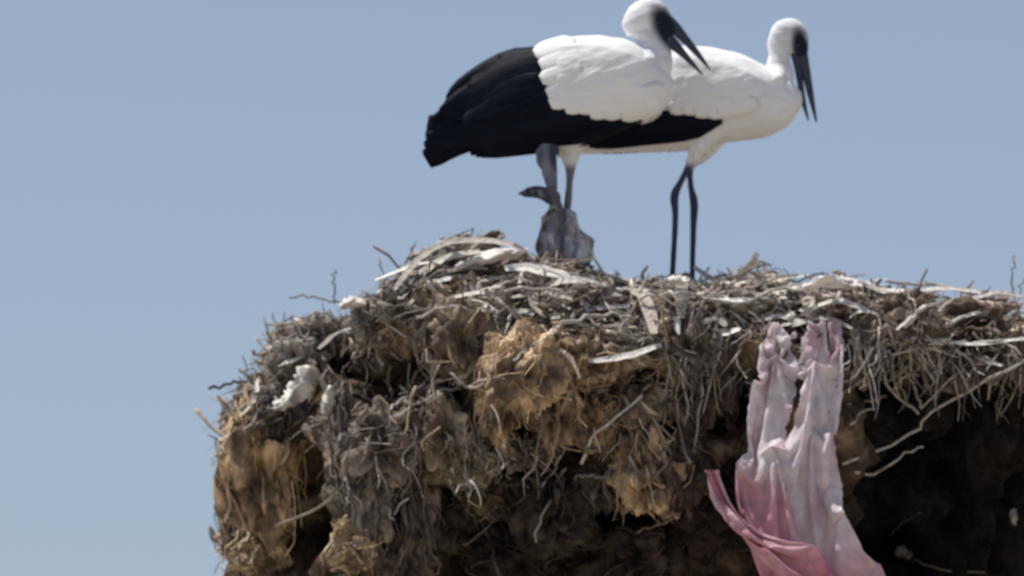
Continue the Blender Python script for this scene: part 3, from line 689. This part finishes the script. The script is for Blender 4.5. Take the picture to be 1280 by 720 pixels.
stork('left stork with large black wing and tail, drawn-in head, bill open across the other', (700, 326), -.02, lt,
      [[(776, 118, 0, .115, .085), (800, 96, 0, .09, .07), (817, 76, 0, .062, .055), (817, 54, 0, .05, .045), (811, 36, 0, .046, .04)],
       [(806, 62, 0, .045, .055), (806, 78, 0, .045, .098), (812, 96, 0, .03, .07)]],
      [(798, 42, 0, .036, .03), (800, 27, 0, .058, .042), (812, 19, 0, .064, .044), (824, 25, 0, .052, .036), (834, 34, 0, .034, .026), (840, 42, 0, .02, .018)],
      [[(686, 172, -.03, .04, .035), (683, 195, -.04, .034, .028), (687, 216, -.04, .025, .020), (690, 234, -.045, .018, .014), (692, 244, -.045, .0125, .012), (700, 262, -.05, .010, .010), (703, 295, -.05, .0085, .0085), (702, 330, -.05, .008, .008)],
       [(716, 166, .05, .05, .04), (713, 188, .05, .034, .025), (713, 206, .05, .018, .015), (712, 224, .05, .011, .011), (710, 250, .05, .0125, .012), (706, 290, .05, .0085, .0085), (704, 330, .05, .008, .008)]],
      [[(702, 328, -.05, .008), (725, 333, -.06, .007), (744, 338, -.07, .004)], [(702, 328, -.05, .008), (722, 334, -.09, .007), (738, 340, -.12, .004)],
       [(704, 328, .05, .008), (728, 332, .06, .007), (746, 336, .07, .004)], [(702, 328, -.05, .007), (688, 333, -.05, .004)]],
      wf, bf, zone,
      [('upper_bill', [(820, 14, 0, .022, .018), (838, 26, 0, .022, .014), (858, 47, 0, .014, .010), (874, 66, 0, .009, .007), (888, 84, 0, .0022, .002)]),
       ('lower_bill', [(828, 42, 0, .026, .017), (841, 51, 0, .019, .012), (856, 66, 0, .011, .009), (868, 79, 0, .007, .006), (879, 91, 0, .0022, .002)])],
      {'leg': lambda x: np.where(x > 698, 204, 170), 'legc': lambda x, y: np.where(((x > 709) & (y < 262))[:, None], [[.20, .20, .22]], np.where((y < 236)[:, None], np.array([[.05, .06, .09]]) + np.array([[.20, .20, .21]]) * np.array([min(1, max(0, .45 + 1.5 * noise.noise(Vector((a * .07, b * .03, 3))))) for a, b in zip(x, y)])[:, None], [[.11, .115, .14]])), 'mask': (835, 34, 30, 15, 1.05)}, 'storks standing on the nest', (824, 26, .036))
# right stork ------------------------------------------------------------
rt = [(705, 176, 190, .012), (730, 140, 190, .05), (770, 86, 188, .085), (810, 62, 187, .11), (850, 52, 186, .12), (890, 54, 178, .12), (925, 62, 172, .118), (955, 76, 170, .108), (980, 90, 160, .085), (997, 102, 142, .05), (1004, 112, 128, .02)]
bf = []
for k in range(8):
    u = k / 7
    bf.append(([(902 - 60 * u, 153 - 6 * u), (860 - 70 * u, 168 - 16 * u), (800 - 70 * u, 174 - 18 * u), (742 - 50 * u, 178 - 14 * u + rs.uniform(-3, 3))], 9))
for k in range(6):
    u = k / 5
    bf.append(([(830 - 6 * u, 146 - 50 * u), (790, 150 - 46 * u), (740, 166 - 40 * u), (694 + 10 * u, 184 - 46 * u)], 11))
wf = []
for r in range(5):
    for k in range(8):
        x = 840 + k * 16 + r * 4 + rs.uniform(-3, 3); z = 66 + r * 16 + k * (2.6 - r * .3) + rs.uniform(-3, 3)
        if x > 950 - r * 6: continue
        if not (r >= 4): continue
        wf.append(([(x + 30, z - 2), (x + 12, z + 1), (x - 8, z + 5), (x - 22, z + 10)], 9.5))
zone = [(822, 66, 140), (850, 58, 146), (880, 60, 150), (910, 70, 146), (935, 84, 134), (955, 100, 122)]
stork('right stork with white side and breast facing right, dark open bill pointing straight down', (862, 352), .22, rt,
      [[(925, 130, 0, .10, .085), (955, 112, 0, .085, .07), (973, 94, 0, .055, .05), (975, 72, 0, .036, .034), (977, 50, 0, .036, .034)],
       [(966, 84, 0, .035, .05), (972, 98, 0, .036, .085), (980, 114, 0, .02, .06)]],
      [(974, 62, 0, .030, .027), (976, 46, 0, .038, .032), (984, 36, 0, .046, .036), (994, 38, 0, .044, .034), (1000, 52, 0, .034, .026), (1003, 66, 0, .02, .018)],
      [[(884, 160, -.045, .055, .045), (872, 184, -.045, .032, .028), (863, 204, -.045, .014, .014), (852, 226, -.045, .0105, .010), (843, 246, -.045, .0145, .014), (844, 275, -.045, .0105, .0105), (840, 350, -.045, .0095, .0095)],
       [(892, 160, .045, .055, .045), (878, 184, .045, .032, .028), (864, 204, .045, .013, .013), (864, 228, .045, .010, .010), (868, 250, .045, .014, .014), (867, 285, .045, .0105, .0105), (865, 362, .045, .009, .009)]],
      [[(840, 350, -.045, .008), (858, 356, -.06, .006), (876, 360, -.07, .004)], [(865, 362, .045, .008), (884, 364, .05, .006), (902, 366, .06, .004)]],
      wf, bf, zone,
      [('upper_bill', [(1000, 42, 0, .024, .015), (1004, 62, 0, .019, .012), (1010, 90, 0, .014, .010), (1016, 120, 0, .0095, .008), (1022, 149, 0, .003, .003)]),
       ('lower_bill', [(996, 62, 0, .016, .013), (999, 80, 0, .012, .009), (1002, 100, 0, .010, .008), (1006, 124, 0, .008, .007), (1012, 147, 0, .0025, .0025)])],
      {'leg': lambda x: 206, 'legc': lambda x, y: np.tile((.05, .065, .115), (len(x), 1)), 'mask': (1003, 57, 25, 10.5, 1.40)}, 'storks standing on the nest', (999, 52, .028))

# ------------------------------------------------------------------ pink cloth
def sheet(name, rows, nu, nv, m, colf, foldf, label, cat, Yoff, th=.0025, extra=None):
    """rows: list of (left px, right px, py, Y); a hanging cloth of real thickness with folds"""
    rr_ = fib([(a, b, c_, y) for a, b, c_, y in rows], nv)
    V_, C_ = [], []
    for j in range(nv):
        l, r, y, Y = rr_[j]
        for i in range(nu):
            u = i / (nu - 1); v = j / (nv - 1)
            dy, dx, dz = foldf(u, v)
            p = P(l + (r - l) * u + dx, y + dz, Y + Yoff)
            V_.append((p.x, p.y + dy, p.z)); C_.append(colf(u, v))
    F_ = np.array([(j * nu + i, j * nu + i + 1, (j + 1) * nu + i + 1, (j + 1) * nu + i) for j in range(nv - 1) for i in range(nu - 1)])
    V_ = np.array(V_); o_ = V_[nu // 2]
    me = mesh_np(name, V_ - o_, F_, m, cols=np.array(C_))
    ob = bpy.data.objects.new(name, me); COL.objects.link(ob); ob.location = o_
    md = ob.modifiers.new('thickness', 'SOLIDIFY'); md.thickness = th
    return ob
Yc = min(hit(x, y)[0].y for x in range(940, 1060, 8) for y in range(415, 600, 12)) - .03
def drape(rows, nu, nv, widen, lengthen, pins, steps, seed, wall):
    """a real little cloth: a grid with spare width and length relaxes under gravity between its pins"""
    r_ = fib([(a, b, c_, y) for a, b, c_, y in rows], nv); X = np.empty((nv, nu, 3)); g_ = np.random.default_rng(seed)
    for j in range(nv):
        l, r, y, Y = r_[j]
        for i in range(nu):
            u = i / (nu - 1); X[j, i] = P(l + (r - l) * u, y, Y)
    dh = np.linalg.norm(X[:, 1:] - X[:, :-1], axis=2) * widen; dv_ = np.linalg.norm(X[1:] - X[:-1], axis=2) * lengthen
    dh = np.broadcast_to(dh.mean(1, keepdims=True), dh.shape); dv_ = np.maximum(dv_, np.median(dv_) * .9)
    d1 = np.sqrt(dh[1:, :] ** 2 + dv_[:, 1:] ** 2)
    for j in range(nv):
        for i in range(nu):
            X[j, i, 1] += .045 * noise.noise(Vector((i * 8.0 / nu, j * 4.0 / nv, seed))) + .022 * math.sin(i * 34.0 / nu + 2 * noise.noise(Vector((j * 5.0 / nv, 1, seed))))
    X += g_.normal(size=X.shape) * .0012
    W = np.ones((nv, nu, 1))
    for (j, i0, i1) in pins: W[j, i0:i1] = 0
    X0 = X.copy(); vel = np.zeros_like(X)
    def con(A, B, wa, wb, d, k, X):
        v = X[B] - X[A]; L_ = np.linalg.norm(v, axis=2, keepdims=True) + 1e-9; cor = v * (1 - d[..., None] / L_) * k
        X[A] += cor * .5 * wa; X[B] -= cor * .5 * wb
    sl = slice
    for st_ in range(steps):
        vel *= .96; vel[..., 2] -= .00010; Xn = X + vel * W; old = X.copy(); X = Xn
        for it in range(6):
            for o_ in (0, 1):
                A = (sl(None), sl(o_, nu - 1, 2)); B = (sl(None), sl(o_ + 1, nu, 2)); con(A, B, W[A], W[B], dh[:, o_::2][:, :X[B].shape[1]], 1, X) if X[A].shape == X[B].shape else None
                A = (sl(o_, nv - 1, 2),); B = (sl(o_ + 1, nv, 2),); con(A, B, W[A], W[B], dv_[o_::2], 1, X) if X[A].shape == X[B].shape else None
                A = (sl(o_, nv - 1, 2), sl(0, nu - 1)); B = (sl(o_ + 1, nv, 2), sl(1, nu)); con(A, B, W[A], W[B], d1[o_::2], .25, X)
                A = (sl(o_, nv - 1, 2), sl(1, nu)); B = (sl(o_ + 1, nv, 2), sl(0, nu - 1)); con(A, B, W[A], W[B], d1[o_::2], .25, X)
            A = (sl(None), sl(0, nu - 2)); B = (sl(None), sl(2, nu)); con(A, B, W[A], W[B], np.maximum(dh[:, 1:] * 2, 0), .03, X)
            if wall is not None: X[..., 1] = np.minimum(X[..., 1], wall(X))
            X[..., 1] = np.maximum(X[..., 1], X0[..., 1] - .13)
            X = X0 * (W == 0) + X * (W != 0)
        vel = (X - old)
    return X
def make_cloth(name, X, colf, thick=.0013, cut=lambda u, v: False):
    nv, nu, _ = X.shape; X = X.copy()
    for j in range(nv):
        for i in range(nu):
            q = Vector((i * .13, j * .11, nu * 1.7)); r_ = 1 - 2 * abs(noise.noise(q * 1.3)); X[j, i, 1] += .012 * r_ + .007 * (1 - 2 * abs(noise.noise(q * 3.1)))
            if i in (0, nu - 1): X[j, i, 0] += .012 * noise.noise(Vector((j * .9, i, 1)))
    V_ = X.reshape(-1, 3); o_ = V_[nu // 2].copy()
    F_ = np.array([(j * nu + i, j * nu + i + 1, (j + 1) * nu + i + 1, (j + 1) * nu + i) for j in range(nv - 1) for i in range(nu - 1) if not cut(i / nu, j / nv)])
    C_ = np.array([colf(i / (nu - 1), j / (nv - 1)) for j in range(nv) for i in range(nu)])
    ob = bpy.data.objects.new(name, mesh_np(name, V_ - o_, F_, M_cloth, cols=C_)); COL.objects.link(ob); ob.location = o_
    sb = ob.modifiers.new('smooth', 'SUBSURF'); sb.levels = sb.render_levels = 1
    md = ob.modifiers.new('thickness', 'SOLIDIFY'); md.thickness = thick
    return ob
def colf(u, v):
    n_ = noise.noise(Vector((u * 3, v * 4, 1.7)))
    k = min(1, max(0, (v - .50) * 2.8 + n_ * .6 + .6 * (.5 - u) * sstep(.35, .6, v)))
    d = min(1, max(0, noise.noise(Vector((u * 5, v * 9, 4.4))) * 1.2))
    a, b = np.array((.86, .79, .80)) * (1 - d) + np.array((.62, .42, .46)) * d, np.array((.66, .22, .31))
    return a * (1 - k) + b * k
nu, nv = 64, 100
XA = drape([(962, 1050, 404, Yc + .09), (956, 1052, 420, Yc + .02), (946, 1052, 440, Yc - .02), (940, 1042, 480, Yc - .05), (932, 1040, 530, Yc - .08), (920, 1044, 575, Yc - .10), (916, 1048, 605, Yc - .11), (938, 1060, 650, Yc - .12), (964, 1098, 698, Yc - .13), (985, 1140, 735, Yc - .12), (1000, 1130, 800, Yc - .1)],
           nu, nv, 1.75, 1.08, [(0, 0, 8), (6, 22, 30), (0, 30, 34), (0, 44, 64), (20, 14, 15), (22, 44, 45), (45, 22, 24), (40, 48, 49), (14, 0, 1), (28, 0, 1), (50, 0, 2), (14, 63, 64), (40, 63, 64), (66, 63, 64), (66, 0, 1), (80, 0, 1), (80, 63, 64), (nv - 1, 0, nu)], 170, 5, lambda X: Yc + .05)
def tear(u, v):
    w = .10 * (1 - v / .42) + .025 * noise.noise(Vector((v * 30, 1, 1)))
    if v < .42 and abs(u - .44 + .04 * math.sin(v * 20)) < w: return True
    if v < .2 and abs(u - .80) < .035 * (1 - v / .2): return True
    return abs(u - .42 - .1 * (v - .5)) < .016 * (1 - ((v - .5) / .05) ** 2) if abs(v - .5) < .05 else False
cl = make_cloth('pink_cloth', XA, colf, cut=tear)
cl['label'] = 'torn pale pink cloth hanging down the front of the nest, deeper pink towards its bottom'; cl['category'] = 'cloth'
def colf2(u, v):
    k = min(1, max(0, .5 + .9 * noise.noise(Vector((u * 3, v * 3, 9)))))
    return np.array((.80, .58, .61)) * (1 - k) + np.array((.60, .22, .29)) * k
XB = drape([(880, 900, 588, Yc - .10), (888, 938, 602, Yc - .13), (904, 966, 624, Yc - .15), (930, 992, 652, Yc - .17), (958, 1024, 684, Yc - .18), (988, 1064, 716, Yc - .18), (1008, 1100, 765, Yc - .16)],
           34, 50, 1.5, 1.08, [(0, 0, 34), (16, 0, 1), (32, 0, 1), (32, 33, 34), (49, 0, 34)], 130, 9, lambda X: Yc - .02)
c2 = make_cloth('cloth_corner', XB, colf2)
c2.location = c2.location - cl.location; c2.parent = cl; c2['label'] = 'deep pink twisted corner pulled out to the left'

# ------------------------------------------------------------------ white scraps caught in the nest
def scrap(pts, label, col, off=.05, nrm_y=.0, th=.002, name='scrap', cat='scrap', curl=.02, wd=None):
    """pts: centre line (px,py,half width px)"""
    K = 22; M = 13
    q = fib([(a, b, c_) for a, b, c_ in pts], K)
    h = [hit(a, b)[0] for a, b, _ in pts]; ys = [v.y for v in h if v is not None]; Y = min(ys) if ys else .2
    V_ = []; sv = Vector((pts[0][0] * .1, 0, 0))
    t = unit(np.gradient(q[:, :2], axis=0)); s = np.stack([-t[:, 1], t[:, 0]], 1)
    for k in range(K):
        for m_ in range(M):
            a = (m_ / (M - 1) * 2 - 1) * (1 + .9 * noise.noise(Vector((k * .45, (m_ > M / 2) * 5, pts[0][0]))) + .35 * noise.noise(Vector((k * 1.3, (m_ > M / 2) * 5, pts[0][1]))))
            x, z = q[k, :2] + s[k] * a * q[k, 2]
            d = curl * (a * a) + .05 * noise.noise(Vector((x * .06, z * .06, 3))) + .02 * (1 - 2 * abs(noise.noise(Vector((x * .13, z * .13, 6)))))
            V_.append(tuple(P(x, z, Y - off + d)))
    F_ = np.array([(k * M + m_, k * M + m_ + 1, (k + 1) * M + m_ + 1, (k + 1) * M + m_) for k in range(K - 1) for m_ in range(M - 1)])
    V_ = np.array(V_); o_ = V_[0].copy()
    me = mesh_np(name, V_ - o_, F_, M_scrap, cols=np.array(col) * np.array([(1, .97, .93)]) * (1 - .45 * np.clip(np.array([noise.noise(Vector(q) * 28) for q in V_]) + .15, 0, 1))[:, None])
    ob = bpy.data.objects.new(name, me); COL.objects.link(ob); ob.location = o_
    md = ob.modifiers.new('thickness', 'SOLIDIFY'); md.thickness = th
    ob['label'] = label; ob['category'] = cat; ob['group'] = 'pale scraps caught in the nest'
    return ob
WH = (.80, .78, .74)
scrap([(342, 508, 5), (362, 500, 10), (376, 482, 15), (388, 458, 8)], 'large white scrap on the left shoulder of the nest, above the ochre hay clump', WH, .07)
scrap([(414, 482, 3), (410, 500, 8), (406, 518, 5)], 'small white scrap just right of the large white one on the left side', (.7, .68, .62), .06)
scrap([(570, 336, 4), (600, 324, 9), (640, 316, 6), (660, 312, 2)], 'long white flake on top of the mound left of the left stork\'s feet', WH, .06)
scrap([(1004, 362, 5), (1030, 352, 8), (1056, 354, 7), (1072, 358, 2)], 'bright white lump on the rim above the pink cloth', WH, .06)
scrap([(425, 384, 4), (440, 378, 8), (458, 380, 4)], 'pale scrap on the left shoulder of the rim', (.74, .71, .66), .05)
scrap([(836, 350, 4), (848, 350, 6), (862, 352, 3)], 'small white scrap at the feet of the right stork', WH, .05)
scrap([(1006, 372, 5), (1012, 382, 10), (1010, 396, 8)], 'round pale wad just above the top of the pink cloth', (.66, .62, .56), .06)
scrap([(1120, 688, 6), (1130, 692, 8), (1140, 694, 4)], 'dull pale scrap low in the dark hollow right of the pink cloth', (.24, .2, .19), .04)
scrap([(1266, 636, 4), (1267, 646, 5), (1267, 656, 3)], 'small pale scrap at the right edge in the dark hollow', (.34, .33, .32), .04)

# ------------------------------------------------------------------ grey rag round the left stork's legs
def lump(outline, Y, depth, col, seed):
    """crumpled bundle: front view outline of the photograph, swollen to real depth"""
    cx = np.mean([p[0] for p in outline]); cy = np.mean([p[1] for p in outline])
    loop = fib(outline + [outline[0]], 49)[:-1]
    n = len(loop); rings = 16; V_ = []; sv = Vector((seed, 3, 5))
    for j in range(rings + 1):
        f = math.pi * j / rings; s = math.sin(f); yy = -math.cos(f)
        for i in range(n):
            x = cx + (loop[i, 0] - cx) * s; z = cy + (loop[i, 1] - cy) * s
            d = noise.noise(Vector((x * .05, z * .02, yy * 2)) + sv) * .022 + .026 * (1 - 2 * abs(noise.noise(Vector((x * .09, z * .025, yy * 2)) + sv))) + .008 * noise.noise(Vector((x * .3, z * .2, yy * 4)))
            p = P(x, z, Y + yy * depth); V_.append((p.x + d * .5 * math.sin(i * .26 + seed), p.y + d * 1.6, p.z + d * .4))
    F_ = np.array([(j * n + i, j * n + (i + 1) % n, (j + 1) * n + (i + 1) % n, (j + 1) * n + i) for j in range(rings) for i in range(n)])
    return np.array(V_), F_
vs_, fs_, cs_ = [], [], []; b0 = 0
for ol, Y, dp, col in [
    ([(694, 252), (700, 262), (702, 290), (700, 326), (686, 334), (674, 326), (670, 305), (678, 280), (688, 262)], -.03, .045, (.46, .45, .46)),
    ([(704, 262), (716, 268), (728, 288), (742, 300), (741, 318), (734, 330), (715, 336), (700, 332), (702, 296)], -.01, .05, (.60, .58, .60)),
    ([(644, 243), (660, 236), (680, 234), (694, 238), (698, 250), (692, 258), (682, 252), (664, 247)], -.04, .018, (.24, .25, .29))]:
    v, f = lump(ol, Y, dp, col, len(vs_) * 7.3); vs_.append(v); fs_.append(f + b0); b0 += len(v); cs_.append(np.array(col) * np.array([1 + .9 * noise.noise(Vector((q[0] * 30, q[1] * 30, q[2] * 9))) for q in v])[:, None])
v = np.concatenate(vs_); o_ = np.array(P(704, 332, 0))
ob = bpy.data.objects.new('rag', mesh_np('rag', v - o_, np.concatenate(fs_), M_rag, cols=np.concatenate(cs_))); COL.objects.link(ob); ob.location = o_
ob['label'] = 'crumpled dark grey rag bunched around the left stork\'s legs, one corner sticking out left'; ob['category'] = 'rag'
